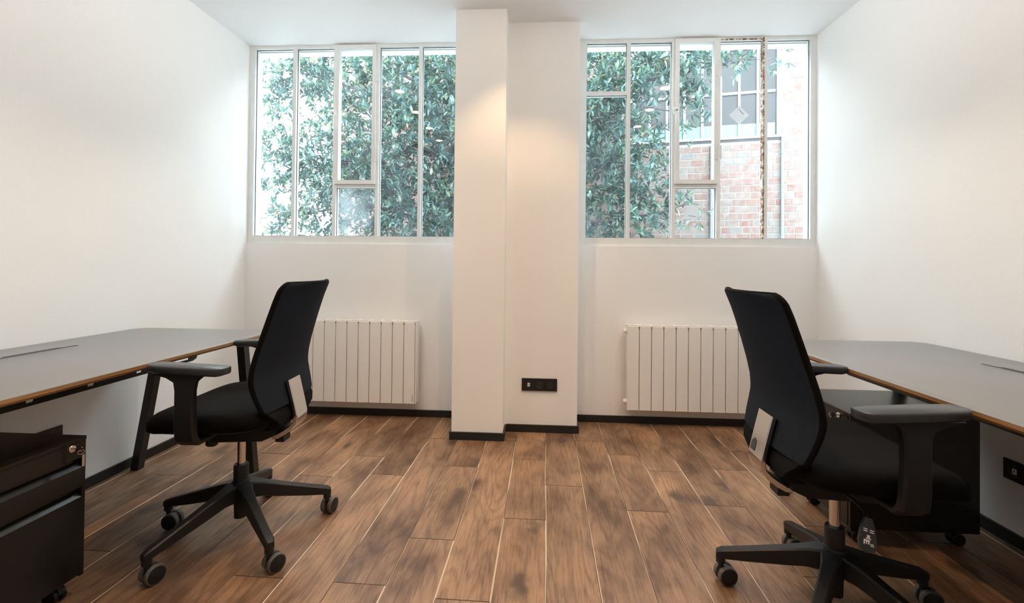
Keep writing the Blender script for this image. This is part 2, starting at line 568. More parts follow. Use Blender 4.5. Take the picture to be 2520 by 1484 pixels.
# floor: each oak plank a piece of its own on a sub-floor
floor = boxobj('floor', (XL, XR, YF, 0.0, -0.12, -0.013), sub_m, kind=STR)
PW, X0, TILT = 0.1835, 0.058, 0.013
BUTTS = {-1: [-0.66, -1.26, -2.35], 0: [-0.95, -2.1], -2: [-1.75], -3: [-0.777, -1.431, -2.6], -4: [-1.70], -5: [-0.905, -2.2], -6: [-0.69, -1.693],
         -7: [-0.945, -2.05], 1: [-0.36, -1.95], 2: [-0.553, -1.156, -2.4], 3: [-0.745, -1.85], 4: [-1.083, -2.3], 5: [-0.70, -1.55],
         -11: [-0.998, -2.2], -10: [-1.6], -9: [-0.7, -1.9], -8: [-1.25, -2.4], -12: [-0.55, -1.5], 6: [-0.45, -1.22, -2.1], 7: [-0.85, -1.75], 8: [-1.3], 9: [-0.6, -1.9]}
def plank(x0, x1, y0, y1):
    """box with chamfered top edges; long chamfers pale with painted bevel sheen and filler, end joints dark"""
    bm = new()
    g, c, h = 0.0004, 0.0022, 0.014
    cx, cy = (x0 + x1) / 2, (y0 + y1) / 2
    a, b = (x1 - x0) / 2 - g, (y1 - y0) / 2 - g
    e = 0.0011
    r0 = [bm.verts.new(p) for p in ((-a, -b, -h + 0.0015), (a, -b, -h + 0.0015), (a, b, -h + 0.0015), (-a, b, -h + 0.0015))]
    r1 = [bm.verts.new(p) for p in ((-a, -b, -0.0016), (a, -b, -0.0016), (a, b, -0.0016), (-a, b, -0.0016))]
    r2 = [bm.verts.new(p) for p in ((-a + c, -b + e, 0), (a - c, -b + e, 0), (a - c, b - e, 0), (-a + c, b - e, 0))]
    bm.faces.new(list(reversed(r0)))
    bm.faces.new(r2)
    for i in range(4):
        j = (i + 1) % 4
        bm.faces.new((r0[i], r0[j], r1[j], r1[i])).material_index = 2
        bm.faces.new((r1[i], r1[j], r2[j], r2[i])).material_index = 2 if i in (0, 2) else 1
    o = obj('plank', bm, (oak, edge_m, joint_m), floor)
    o.location = (cx + TILT * cy, cy, random.uniform(-0.0003, 0.0003))
    o.rotation_euler = (0, 0, -TILT)
for k in range(-12, 11):
    x0, x1 = X0 + PW * k, X0 + PW * (k + 1)
    if k in BUTTS:
        ys = list(BUTTS[k])
    else:
        ys = [random.uniform(-1.2, -0.4)]
    while ys[-1] > -3.3:
        ys.append(ys[-1] - random.uniform(0.7, 1.6))
    ys = [-0.001] + [y for y in ys if y > YF + 0.2] + [YF + 0.004]
    if k in (-3, -2):                     # boards run up to the pillar
        ys[0] = C1Y - 0.002
    elif k in (-1, 0):
        ys[0] = C2Y - 0.002
    elif k == -4:
        ys[0] = C1Y - 0.002
    xa, xb = max(x0, XL + 0.055), min(x1, XR - 0.002)
    if xb - xa < 0.03:
        continue
    for ya, yb in zip(ys, ys[1:]):
        plank(xa, xb, yb, ya)
# short infill boards beside the pillar
plank(X0 - PW * 4, C1X0 - 0.004, C1Y, -0.001)
plank(C1X1 + 0.014, X0 - PW - 0.0, C1Y, C2Y - 0.002)
plank(XL + 0.004, XL + 0.0545, YF + 0.004, -0.001)

# ------------------------------------------------------------------ windows
GY = 0.048       # glass plane
FY0, FY1 = 0.018, 0.075
GZ0, GZ1 = 1.306, 2.708

def pane(parent, x0, x1, z0, z1, M=glass_m):
    bm = new()
    bx(bm, x0, x1, GY, GY + 0.003, z0, z1)
    p = obj('pane', bm, M, parent)
    bm = new()                            # black putty line round the glass
    q = 0.0032
    for b in ((x0, x0 + q, z0, z1), (x1 - q, x1, z0, z1), (x0 + q, x1 - q, z0, z0 + q), (x0 + q, x1 - q, z1 - q, z1)):
        bx(bm, b[0], b[1], GY - 0.004, GY - 0.0005, b[2], b[3])
    obj('glazing_bead', bm, gasket_m, p)
    return p

def sash(parent, x0, x1, z0, z1):
    """opening casement, its frame proud of the fixed one"""
    s = thing('casement', kind=None)
    s.parent = parent
    bm = new()
    a = 0.028
    y0, y1 = FY0 - 0.014, FY1 - 0.02
    for b in ((x0, x0 + a, z0, z1), (x1 - a, x1, z0, z1), (x0 + a, x1 - a, z0, z0 + a), (x0 + a, x1 - a, z1 - a, z1)):
        bx(bm, b[0], b[1], y0, y1, b[2], b[3])
    bevel(bm, 0.003, 1)
    obj('casement_frame', bm, win_paint, s)
    bm = new()
    bx(bm, x0 + a - 0.002, x1 - a + 0.002, GY - 0.02, GY - 0.017, z0 + a - 0.002, z1 - a + 0.002)
    obj('pane', bm, glass_m, s)
    for zz in (z1 - 0.22, z0 + 0.22):
        bm = new()
        cyl(bm, (x1 + 0.003, y0 - 0.004, zz - 0.06), (x1 + 0.003, y0 - 0.004, zz + 0.06), 0.007, seg=10)
        bx(bm, x1 - 0.02, x1 + 0.022, y0 - 0.004, y0, zz - 0.05, zz + 0.05)
        obj('hinge', bm, win_paint, s, 40)
    bm = new()                            # turn-buckle latch
    zc = (z0 + z1) / 2
    bx(bm, x0 - 0.012, x0 + 0.016, y0 - 0.012, y0, zc - 0.022, zc + 0.022)
    cyl(bm, (x0 + 0.002, y0 - 0.012, zc), (x0 + 0.002, y0 - 0.03, zc), 0.007, seg=10)
    bx(bm, x0 - 0.022, x0 + 0.008, y0 - 0.034, y0 - 0.024, zc - 0.008, zc + 0.008)
    bx(bm, x0 - 0.004, x0 + 0.006, y0 - 0.034, y0 - 0.024, zc - 0.10, zc)
    bevel(bm, 0.002, 1)
    obj('latch', bm, win_paint, s, 40)
    return s

def bar(parent, name, x0, x1, z0, z1, y0=FY0 + 0.004, y1=FY1, M=win_paint, bev=0.004):
    bm = new()
    bx(bm, x0, x1, y0, y1, z0, z1)
    bevel(bm, bev, 2)
    return obj(name, bm, M, parent, 30)

def window(name, xa, xb, gx, label, hbars, dusty=(), rusty=None, sash_i=2):
    """gx: mullion centres incl. the two jamb edges"""
    W_ = thing(name, kind=STR)
    W_['label'] = label
    bar(W_, 'jamb', xa, gx[0], ZS, ZC)
    bar(W_, 'jamb', gx[-1], xb, ZS, ZC)
    bar(W_, 'head', gx[0], gx[-1], GZ1, ZC)
    bar(W_, 'sill', gx[0], gx[-1], ZS, GZ0, y0=FY0)
    h = 0.0125
    for x in gx[1:-1]:
        bar(W_, 'mullion', x - h, x + h, GZ0, GZ1)
    for i in range(len(gx) - 1):
        l = gx[i] + (h if i else 0)
        r = gx[i + 1] - (h if i + 1 < len(gx) - 1 else 0)
        if i == sash_i:
            zt = 1.69
            bar(W_, 'glazing_bar', l, r, zt - 0.026, zt - 0.002)
            pane(W_, l, r, GZ0, zt - 0.026, glass_dusty if i in dusty else glass_m)
            sash(W_, l - 0.006, r + 0.004, zt, GZ1 + 0.012)
        elif i in hbars:
            zz = hbars[i]
            bar(W_, 'glazing_bar', l, r, zz - 0.0125, zz + 0.0125)
            pane(W_, l, r, GZ0, zz - 0.0125)
            pane(W_, l, r, zz + 0.0125, GZ1)
        else:
            pane(W_, l, r, GZ0, GZ1)
        if i == rusty:                   # bare rusted steel where the old casement shut
            bm = new()
            bx(bm, r - 0.008, r + 0.001, FY0 - 0.002, FY1 - 0.02, GZ0, GZ1 + 0.014)
            bevel(bm, 0.002, 1)
            o = obj('rusty_edge', bm, rust_m, W_)
            o['label'] = 'rusted steel edge with flaking white paint'
            bm = new()
            bx(bm, l, r - 0.008, FY0 - 0.002, FY1 - 0.02, GZ1 + 0.001, GZ1 + 0.010)
            bevel(bm, 0.002, 1)
            obj('rusty_edge', bm, rust_m, W_)
    return W_

window('window_1', XL, C1X0 + 0.04, [-2.143, -1.836, -1.522, -1.2, -0.881, -0.562], 'white steel window left of the pillar with one casement', {}, dusty=(2,))
window('window_2', C2X1 - 0.04, XR, [0.333, 0.632, 0.948, 1.26, 1.582, 1.887], 'white steel window right of the pillar with a rusted bar', {0: 2.345}, rusty=3)

# paper squares stuck on the glass
def paper(x, z, s, ang, label):
    bm = new()
    bx(bm, -s / 2, s / 2, -0.0006, 0.0, -s / 2, s / 2)
    p = obj('paper_note', bm, paper_m)
    p.location = (x, GY - 0.0012, z)
    p.rotation_euler = (0, ang, 0)
    tag(p, label, 'paper', 'paper squares on the window glass')
    bm = new()
    bx(bm, -s * 0.18, s * 0.36, -0.0011, -0.0006, -s * 0.30, -s * 0.26)
    obj('printed_line', bm, print_grey, p)
paper(1.41, 2.185, 0.098, math.radians(-133), 'white paper square taped diagonally on the glass beside the rusted bar')
paper(1.085, 1.492, 0.092, math.radians(8), 'white paper square stuck upright on the small pane under the casement')

# ------------------------------------------------------------------ radiators
def radiator(x0, n, label, end_right, plugs_left, text):
    p = 0.0825
    z0, z1, yf = 0.118, 0.690, -0.092
    Rd = thing('radiator', label, 'radiator', (x0, 0, 0), 0, 'electric radiators under the windows')
    proto = None
    for i in range(n):
        if proto is None:
            bm = new()
            a, g, ch = p, 0.0028, 0.010
            out = [(g, z0), (a - g, z0), (a - g, z1 - 0.02), (a - g - 0.004, z1), (g + 0.004, z1), (g, z1 - 0.02)]
            prism(bm, out, lambda u, v, w_: (u, w_, v), yf, yf + 0.030)
            bevel(bm, 0.0018, 2)
            proto = obj('fin', bm, rad_m, Rd, 30)
        else:
            o = proto.copy()
            COL.objects.link(o)
            o.parent = Rd
            o.location = (p * i, 0, 0)
    L = p * n
    bm = new()
    bx(bm, 0.004, L - 0.004, yf + 0.0302, -0.030, z0 + 0.004, z1 - 0.004)
    obj('heating_body', bm, rad_m, Rd)
    for xx in (0.15, L - 0.15):           # brackets that hold it off the wall
        bm = new()
        bx(bm, xx - 0.02, xx + 0.02, -0.0298, -0.0004, z0 + 0.06, z1 - 0.06)
        obj('wall_bracket', bm, rad_m, Rd)
    bm = new()                            # top grille
    zt0, zt1 = z1 - 0.002, z1 + 0.010
    bx(bm, 0, L, yf + 0.004, yf + 0.012, zt0, zt1)
    bx(bm, 0, L, -0.042, -0.034, zt0, zt1)
    for i in range(n + 1):
        xx = min(max(p * i, 0.006), L - 0.006)
        bx(bm, xx - 0.014 if 0 < i < n else xx - 0.006, xx + 0.014 if 0 < i < n else xx + 0.006, yf + 0.012, -0.042, zt0 + 0.003, zt1 - 0.001)
    bx(bm, 0, L, -0.066, -0.058, zt0 + 0.002, zt1 - 0.002)
    obj('top_grille', bm, rad_m, Rd)
    if end_right:
        bm = new()
        bx(bm, L + 0.0005, L + 0.010, yf + 0.001, -0.022, z0, z1 + 0.008)
        bevel(bm, 0.003, 2)
        obj('side_panel', bm, rad_m, Rd, 30)
    if plugs_left:
        for zz in (z1 - 0.035, z0 + 0.05):
            bm = new()
            lathe(bm, [(0, 0.019), (0.010, 0.019), (0.012, 0.015), (0.020, 0.015), (0.022, 0.011), (0.023, 0.0)], (0.003, -0.058, zz), (-1, 0, 0), 16)
            obj('plug', bm, rad_m, Rd, 35)
    if text:
        cu = bpy.data.curves.new('maker_print', 'FONT')
        cu.body = 'atlantic'
        cu.size = 0.0175
        cu.extrude = 0.0001
        tmp = bpy.data.objects.new('maker_print_tmp', cu)
        COL.objects.link(tmp)
        dg = bpy.context.evaluated_depsgraph_get()
        me = bpy.data.meshes.new_from_object(tmp.evaluated_get(dg))
        bpy.data.objects.remove(tmp)
        me.materials.clear()
        me.materials.append(print_grey)
        o = bpy.data.objects.new('maker_print', me)
        COL.objects.link(o)
        o.parent = Rd
        o.matrix_local = Matrix.Translation((L - 0.012, yf - 0.0003, z0 + 0.012)) @ Matrix.Rotation(PI / 2, 4, 'X') @ Matrix.Rotation(PI / 2, 4, 'Z')
        o['label'] = 'tiny grey maker name printed upright'
    return Rd
radiator(-0.865 - 0.0825 * 11, 11, 'white panel radiator left of the pillar behind the left office chair', True, False, True)
radiator(0.612, 11, 'white panel radiator right of the pillar with end plugs showing', False, True, False)

# ------------------------------------------------------------------ wall outlets
def outlet(loc, rz, label):
    """triple plate, local x along the wall, -y out of the wall"""
    O_ = thing('wall_outlet', label, 'outlet', loc, rz, 'black triple wall outlets')
    bm = new()
    bx(bm, -0.1165, 0.1165, -0.009, -0.0002, -0.0405, 0.0405)
    bevel(bm, 0.0025, 2)
    obj('cover_plate', bm, outlet_m, O_, 30)
    for i, x in enumerate((-0.071, 0.0, 0.071)):
        bm = new()
        lathe(bm, [(0, 0.0235), (0.0015, 0.0235), (0.002, 0.0215), (0.0005, 0.020), (0.0004, 0.0)], (x, -0.0088, 0), (0, -1, 0), 28)
        ins = obj('socket', bm, outlet_in, O_, 40)
        if i == 0:
            bm = new()
            bx(bm, x - 0.0075, x + 0.0075, -0.0125, -0.0095, -0.011, 0.011)
            bevel(bm, 0.001, 1)
            q = obj('network_port', bm, white_pl, ins)
            q['label'] = 'small white network port'
            bm = new()
            bx(bm, x - 0.002, x + 0.002, -0.0129, -0.0126, -0.003, 0.006)
            obj('port_slot', bm, outlet_m, ins)
        else:
            bm = new()
            for dx, dz, r in ((-0.0095, -0.002, 0.0028), (0.0095, -0.002, 0.0028)):
                cyl(bm, (x + dx, -0.0092, dz), (x + dx, -0.0096, dz), r, seg=10)
            obj('socket_hole', bm, gasket_m, ins)
            bm = new()
            cyl(bm, (x, -0.009, 0.009), (x, -0.0135, 0.009), 0.0024, 0.0016, seg=10)
            obj('earth_pin', bm, chrome, ins)
    return O_
outlet((0.0125, C2Y, 0.314), 0, 'black triple outlet plate low on the pier beside the pillar')
outlet((XR, -1.371, 0.296), -PI / 2, 'black outlet plate on the right wall below the right desk')
outlet((XL, -1.397, 0.31), PI / 2, 'black outlet plate on the left wall behind the left drawer unit')

# ------------------------------------------------------------------ desks
def desk(side, xw, label, yfar):
    """local frame: +u runs from the wall to the room; side=+1 left wall, -1 right wall"""
    D_ = thing('desk', label, 'desk', (xw, yfar, 0), 0, 'grey desks along the side walls')
    W_, L_ = 0.792, 1.60
    def X(u):
        return side * u
    def ring(z, ins):
        rs = 0.075
        pts = rrect(0.002 + ins, W_ - ins, -L_ + ins, -ins, rs, 8)
        return [(X(u), v, z) for u, v in pts]
    bm = new()
    loft(bm, [ring(0.7378, 0.0006), ring(0.7395, 0.0006), ring(0.740, 0.0016)])
    obj('desktop', bm, lam, D_, 30)
    bm = new()
    loft(bm, [ring(0.7205, 0.007), ring(0.7285, 0.0), ring(0.7377, 0.0)])
    c = obj('plywood_edge', bm, ply, D_, 30)
    c['label'] = 'brown plywood edge under the dark top'
    # two A-shaped end frames
    for yy in (-0.055, -L_ + 0.095):
        for ub, ut in ((0.062, 0.185), (0.702, 0.632)):
            bm = new()
            h = 0.02
            prism(bm, [(ub - h, 0.0), (ub + h, 0.0), (ut + h, 0.700), (ut - h, 0.700)], lambda u, v, w_: (X(u), w_, v), yy - 0.04, yy)
            bevel(bm, 0.002, 1)
            obj('leg', bm, steel_blk, D_)
        bm = new()
        bx(bm, min(X(0.13), X(0.69)), max(X(0.13), X(0.69)), yy - 0.055, yy + 0.015, 0.7002, 0.7203)
        bevel(bm, 0.002, 1)
        obj('top_plate', bm, steel_blk, D_)
    # slotted steel rails under the top
    def rail(u, name):
        bm = new()
        ya, yb = -0.335, -L_ + 0.30
        zt, zb = 0.7203, 0.646
        f = lambda a, b, w_: (X(u + w_), a, b)
        t = 0.003
        slots = []
        y = ya - 0.05
        first = True
        while y > yb + 0.12:
            ln = 0.085 if first else 0.022
            slots.append((y, y - ln))
            y -= 0.195 if not first else 0.245
            first = False
        # strips above and below the slots, webs between them
        z1s, z0s = 0.6675, 0.6545
        prism(bm, [(ya + 0.012, zt), (yb - 0.012, zt), (yb - 0.006, z1s), (ya + 0.006, z1s)], f, 0, t)
        prism(bm, [(ya, z0s), (yb, z0s), (yb + 0.022, zb), (ya - 0.022, zb)], f, 0, t)
        cur = ya + 0.004
        for s0, s1 in slots:
            prism(bm, [(cur, z1s), (s0 + 0.004, z1s), (s0, z0s), (cur - 0.003, z0s)], f, 0, t)
            cur = s1 + 0.002
        prism(bm, [(cur, z1s), (yb - 0.004, z1s), (yb, z0s), (cur, z0s)], f, 0, t)
        # folded lower lip
        prism(bm, [(0, 0), (0.03, 0), (0.03, 0.003), (0, 0.003)], lambda a, b, w_: (X(u - a), w_, zb + b), yb + 0.022, ya - 0.022)
        return obj(name, bm, steel_blk, D_)
    rail(0.585, 'rail')
    rail(0.26, 'rail')
    # cable flap
    fl = boxobj('cable_flap', (min(X(0.085), X(0.2)), max(X(0.085), X(0.2)), -0.86, -0.527, 0.7402, 0.7418), lam, D_, bev=0.0006)
    bm = new()
    u0, u1, v0, v1, q = 0.0835, 0.2015, -0.8615, -0.5255, 0.0016
    for a, b, c_, d in ((u0, u0 + q, v0, v1), (u1 - q, u1, v0, v1), (u0, u1, v0, v0 + q), (u0, u1, v1 - q, v1)):
        bx(bm, min(X(a), X(b)), max(X(a), X(b)), c_, d, 0.7401, 0.7409)
    obj('flap_joint', bm, gasket_m, fl)
    bm = new()
    prism(bm, [(0.186, -0.595), (0.197, -0.59), (0.197, -0.797), (0.186, -0.792)], lambda u, v, w_: (X(u), v, w_), 0.7419, 0.7422)
    obj('cable_slot', bm, gasket_m, fl)
    return D_
desk(1, XL, 'dark grey desk along the left wall, drawer unit below its near end', -0.872)
desk(-1, XR, 'dark grey desk along the right wall, drawer unit below its far end', -0.845)

# ------------------------------------------------------------------ drawer pedestals
def pedestal(loc, side, label, key_y):
    """front faces side*x; local origin at the middle of the footprint"""
    P_ = thing('drawer_pedestal', label, 'drawer unit', loc, 0 if side > 0 else PI, 'black drawer units under the desks')
    d, wd, z0, z1 = 0.245, 0.186, 0.068, 0.525     # half depth, half width
    bm = new()
    t = 0.012
    bx(bm, -d, d - 0.002, -wd, -wd + t, z0, z1 - 0.012)
    bx(bm, -d, d - 0.002, wd - t, wd, z0, z1 - 0.012)
    bx(bm, -d, -d + t, -wd + t, wd - t, z0, z1 - 0.012)
    bx(bm, -d + t, d - 0.03, -wd + t, wd - t, z0, z0 + 0.02)
    bevel(bm, 0.0015, 1)
    obj('carcass', bm, ped_m, P_)
    bm = new()
    bx(bm, -d, d, -wd, wd, z1 - 0.0118, z1)
    bevel(bm, 0.003, 2)
    obj('top', bm, ped_m, P_, 30)
    def front(name, a, b, slant):
        bm = new()
        if slant:
            out = [(d - 0.03, a), (d, a), (d, b - 0.030), (d - 0.020, b - 0.012), (d - 0.020, b), (d - 0.03, b)]
        else:
            out = [(d - 0.03, a), (d, a), (d, b), (d - 0.03, b)]
        prism(bm, out, lambda u, v, w_: (u, w_, v), -wd + t + 0.002, wd - t - 0.002)
        bevel(bm, 0.0012, 1)
        return obj(name, bm, ped_m, P_)
    lb = front('lock_panel', 0.459, z1 - 0.013, False)
    front('drawer', 0.362, 0.456, True)
    front('drawer', z0 + 0.008, 0.359, True)
    # lock and key
    ky = key_y
    bm = new()
    lathe(bm, [(0, 0.0115), (0.004, 0.0115), (0.0055, 0.010), (0.0052, 0.0)], (d, ky, 0.499), (1, 0, 0), 20)
    lk = obj('lock', bm, chrome, lb, 40)
    bm = new()
    bx(bm, d + 0.005, d + 0.018, ky - 0.0012, ky + 0.0012, 0.4965, 0.5015)
    lathe(bm, [(-0.0013, 0.0), (-0.0013, 0.011), (0.0013, 0.011), (0.0013, 0.0)], (d + 0.028, ky, 0.499), (0, 1, 0), 16)
    obj('key', bm, chrome, lb)
    bm = new()
    R_ = 0.007
    tube(bm, [(d + 0.033, ky + 0.004 * math.sin(a), 0.476 + R_ * math.cos(a)) if False else (d + 0.033 + 0.004 * math.sin(a), ky + R_ * math.sin(a), 0.490 + R_ * math.cos(a)) for a in [2 * PI * i / 16 for i in range(17)]], 0.0011, 6)
    obj('key_ring', bm, chrome, lb, 60)
    bm = new()
    bx(bm, d + 0.031, d + 0.034, ky + 0.003, ky + 0.011, 0.442, 0.480)
    bevel(bm, 0.001, 1)
    obj('spare_key', bm, satin, lb)
    # casters
    for cx in (-d + 0.06, d - 0.045):
        for cy in (-wd + 0.045, wd - 0.045):
            bm = new()
            cyl(bm, (cx, cy, z0 - 0.014), (cx, cy, z0 - 0.0005), 0.016, seg=14)
            prism(bm, [(-0.025, 0.03), (-0.018, 0.05), (0.0, 0.0545), (0.018, 0.05), (0.025, 0.03)], lambda u, v, w_: (cx + u - 0.008, cy + w_, v), -0.006, 0.006)
            ca = obj('caster', bm, plast, P_, 40)
            for s in (-1, 1):
                bm = new()
                lathe(bm, [(0, 0.018), (0, 0.0235), (0.002, 0.025), (0.011, 0.025), (0.013, 0.0225), (0.012, 0.0)], (cx - 0.008, cy + s * 0.0065, 0.0252), (0, s, 0), 20)
                obj('wheel', bm, plast, ca, 40)
    return P_
pedestal((-1.742, -2.000, 0), 1, 'black steel drawer unit in the near left corner, lock keys showing', 0.138)
pedestal((1.492, -1.165, 0), -1, 'black steel drawer unit behind the right office chair', 0.120)

# ------------------------------------------------------------------ office chairs
def chair(loc, th, base_rot, caster_dirs, label, knob, lever, tagged):
    """local x forward, y left; the base keeps its own turn"""
    C_ = thing('office_chair', label, 'chair', loc, th, 'black office chairs at the desks')
    br = base_rot - th
    TIP = 0.328
    for k in range(5):
        a = br + k * 2 * PI / 5
        ca, sa = math.cos(a), math.sin(a)
        def P(r, s, z):
            return Vector((r * ca - s * sa, r * sa + s * ca, z))
        bm = new()
        rings = []
        for r, hw, zt, zb in ((0.020, 0.030, 0.218, 0.150), (0.045, 0.030, 0.214, 0.150), (0.075, 0.0225, 0.205, 0.146), (0.14, 0.0185, 0.183, 0.128), (0.24, 0.0165, 0.150, 0.106), (0.305, 0.0165, 0.129, 0.094), (TIP, 0.0165, 0.122, 0.090), (TIP + 0.014, 0.0125, 0.114, 0.088)):
            c = 0.005
            rings.append([P(r, -hw, zb + c), P(r, -hw + c, zb), P(r, hw - c, zb), P(r, hw, zb + c), P(r, hw, zt - c), P(r, hw - c, zt), P(r, -hw + c, zt), P(r, -hw, zt - c)])
        loft(bm, rings)
        cyl(bm, P(TIP, 0, 0.074), P(TIP, 0, 0.112), 0.0155, seg=16)
        obj('leg', bm, plast, C_, 35)
        # caster: ax = direction the wheel axle points (world)
        axw = caster_dirs[k] - th
        ax = Vector((math.cos(axw), math.sin(axw), 0))
        tr = Vector((-ax.y, ax.x, 0))
        R = 0.0325
        st = P(TIP, 0, 0)
        ctr = st + tr * 0.018 + Vector((0, 0, R))
        bm = new()
        cyl(bm, st + Vector((0, 0, 0.058)), st + Vector((0, 0, 0.078)), 0.0085, seg=12)
        rr_ = []
        for s in (-0.0065, 0.0065):
            rr_.append([ctr + ax * s + tr * (0.026 * math.cos(q)) + Vector((0, 0, 0.030 * math.sin(q))) for q in [PI * i / 10 - 0.25 for i in range(11)]] + [ctr + ax * s + Vector((0, 0, -0.004))])
        loft(bm, rr_)
        cs = obj('caster', bm, plast, C_, 40)
        for s in (-1, 1):
            bm = new()
            lathe(bm, [(0.0, 0.024), (0.0005, R - 0.001), (0.002, R), (0.015, R), (0.0175, R - 0.0015)], ctr + ax * (s * 0.0072), ax * s, 28, 0)
            lathe(bm, [(0.0150, R - 0.004), (0.0185, R - 0.0045), (0.0200, R - 0.009), (0.0195, 0.006), (0.0205, 0.004), (0.0205, 0.0)], ctr + ax * (s * 0.0072), ax * s, 28, 1)
            obj('wheel', bm, (tread, plast), cs, 40)
    # hub, gas lift
    bm = new()
    lathe(bm, [(0.073, 0.020), (0.075, 0.0235), (0.14, 0.0245), (0.15, 0.036), (0.200, 0.037), (0.224, 0.030), (0.226, 0.0275), (0.284, 0.0275), (0.288, 0.0255), (0.288, 0.017)], (0, 0, 0), (0, 0, 1), 28)
    obj('hub', bm, plast, C_, 35)
    bm = new()
    cyl(bm, (0, 0, 0.280), (0, 0, 0.415), 0.0150, seg=24)
    obj('piston', bm, chrome, C_, 40)
    # tilt mechanism
    bm = new()
    prism(bm, [(-0.165, 0.425), (-0.12, 0.405), (0.08, 0.398), (0.135, 0.430), (0.14, 0.478), (-0.165, 0.478)], lambda u, v, w_: (u, w_, v), -0.07, 0.07)
    bevel(bm, 0.006, 2)
    obj('tilt_mechanism', bm, plast, C_, 35)
    if knob:
        bm = new()
        lathe(bm, [(0, 0.016), (0.012, 0.022), (0.034, 0.022), (0.038, 0.018), (0.038, 0.0)], (0.085, 0.05, 0.418), (0.12, 0, -1), 18)
        obj('tension_knob', bm, plast, C_, 35)
    # lever on the right hand side
    bm = new()
    tube(bm, [(-0.03, -0.060, 0.435), (-0.03, -0.14, 0.440), (-0.034, -0.19, 0.436), (-0.046, -0.215, 0.424)], 0.004, 8)
    lv = obj('lever', bm, plast, C_, 50)
    if lever:
        bm = new()
        out = [(-0.009, 0.0), (-0.018, -0.022), (-0.024, -0.060), (-0.019, -0.078), (0.0, -0.085), (0.019, -0.078), (0.024, -0.060), (0.018, -0.022), (0.009, 0.0)]
        prism(bm, out, lambda u, v, w_: (u, w_, v), -0.004, 0.004)
        bevel(bm, 0.0025, 2)
        pd = obj('paddle', bm, plast_gray, lv, 40)
        pm = Matrix.Translation((-0.044, -0.219, 0.432)) @ Matrix.Rotation(math.radians(18), 4, 'Y') @ Matrix.Rotation(math.radians(-22), 4, 'X')
        pd.matrix_local = pm
        bm = new()                        # white seat pictograms
        def q(x0, x1, z0, z1):
            bx(bm, x0, x1, -0.0043, -0.0041, z0, z1)
        for z in (-0.030, -0.035):
            q(-0.014, -0.003, z, z + 0.0025); q(0.003, 0.014, z, z + 0.0025)
        q(-0.004, 0.004, -0.049, -0.042); q(-0.007, 0.007, -0.052, -0.0495)
        q(-0.012, 0.004, -0.058, -0.054); q(-0.012, -0.009, -0.066, -0.058); q(-0.006, -0.003, -0.064, -0.058); q(0.0, 0.003, -0.064, -0.058)
        q(0.006, 0.015, -0.063, -0.061); q(0.006, 0.015, -0.067, -0.065)
        pr = obj('pictogram', bm, white_pl, lv)
        pr.matrix_local = pm
        pr['label'] = 'white printed seat pictograms'
    # seat
    def seat_ring(z, ins, n=40):
        pts = []
        x0, x1, hw = -0.195, 0.238, 0.250
        for i in range(n):
            a = 2 * PI * i / n
            c, s = math.cos(a), math.sin(a)
            e = 0.36
            cx, hx = (x0 + x1) / 2, (x1 - x0) / 2
            u = cx + (hx - ins) * (abs(c) ** e) * (1 if c >= 0 else -1)
            tp = 1.0 - 0.10 * max(0, (cx - u) / hx)
            v = (hw * tp - ins) * (abs(s) ** e) * (1 if s >= 0 else -1)
            # waterfall front edge, gentle dish
            dz = -0.020 * max(0, (u - 0.12) / 0.118) ** 2 + 0.002 * (abs(v) / hw) ** 2
            pts.append((u, v, z + dz))
        return pts
    bm = new()
    R_ = loft(bm, [seat_ring(0.489, 0.03), seat_ring(0.492, 0.012), seat_ring(0.505, 0.0), seat_ring(0.534, 0.0), seat_ring(0.551, 0.008), seat_ring(0.559, 0.024), seat_ring(0.561, 0.07), seat_ring(0.558, 0.16)])
    obj('seat', bm, seat_fab, C_, 60)
    bm = new()
    loft(bm, [seat_ring(0.478, 0.07), seat_ring(0.482, 0.035), seat_ring(0.4885, 0.026)])
    obj('seat_shell', bm, plast, C_, 40)
    # backrest: curved shell
    prof = [(0.545, -0.180, 0.196), (0.585, -0.168, 0.210), (0.63, -0.155, 0.219), (0.67, -0.146, 0.222), (0.715, -0.150, 0.221), (0.77, -0.163, 0.217), (0.84, -0.184, 0.212), (0.91, -0.206, 0.208), (0.97, -0.226, 0.206), (1.005, -0.240, 0.205), (1.035, -0.256, 0.203)]
    def edge_x(z):
        for (a, xa, _), (b, xb, _) in zip(prof, prof[1:]):
            if a <= z <= b:
                t_ = (z - a) / (b - a)
                return xa + (xb - xa) * t_
        return prof[0][1] if z < prof[0][0] else prof[-1][1]
    def half(z):
        for (a, _, xa), (b, _, xb) in zip(prof, prof[1:]):
            if a <= z <= b:
                t_ = (z - a) / (b - a)
                return xa + (xb - xa) * t_
        return prof[0][2] if z < prof[0][0] else prof[-1][2]
    def wrap(s, z):
        return -(0.016 + 0.026 * max(0.0, (z - 0.66) / 0.375)) * (1 - abs(s) ** 2.2)
    # outline in (s, z) with rounded upper and lower corners
    NS, NZ = 25, 33
    zb_, zt_ = 0.545, 1.035
    def width_k(z):
        k = 1.0
        rt, rb = 0.032, 0.010
        hw = half(z)
        if z > zt_ - rt:
            q = (z - (zt_ - rt)) / rt
            k = 1 - rt / hw * (1 - math.sqrt(max(0, 1 - q * q)))
        if z < zb_ + rb:
            q = ((zb_ + rb) - z) / rb
            k = 1 - rb / hw * (1 - math.sqrt(max(0, 1 - q * q)))
        return k
    zs = []
    for i in range(NZ + 1):
        t_ = i / NZ
        zs.append(zb_ + (zt_ - zb_) * (0.5 - 0.5 * math.cos(PI * t_)) * 0.75 + (zt_ - zb_) * t_ * 0.25)
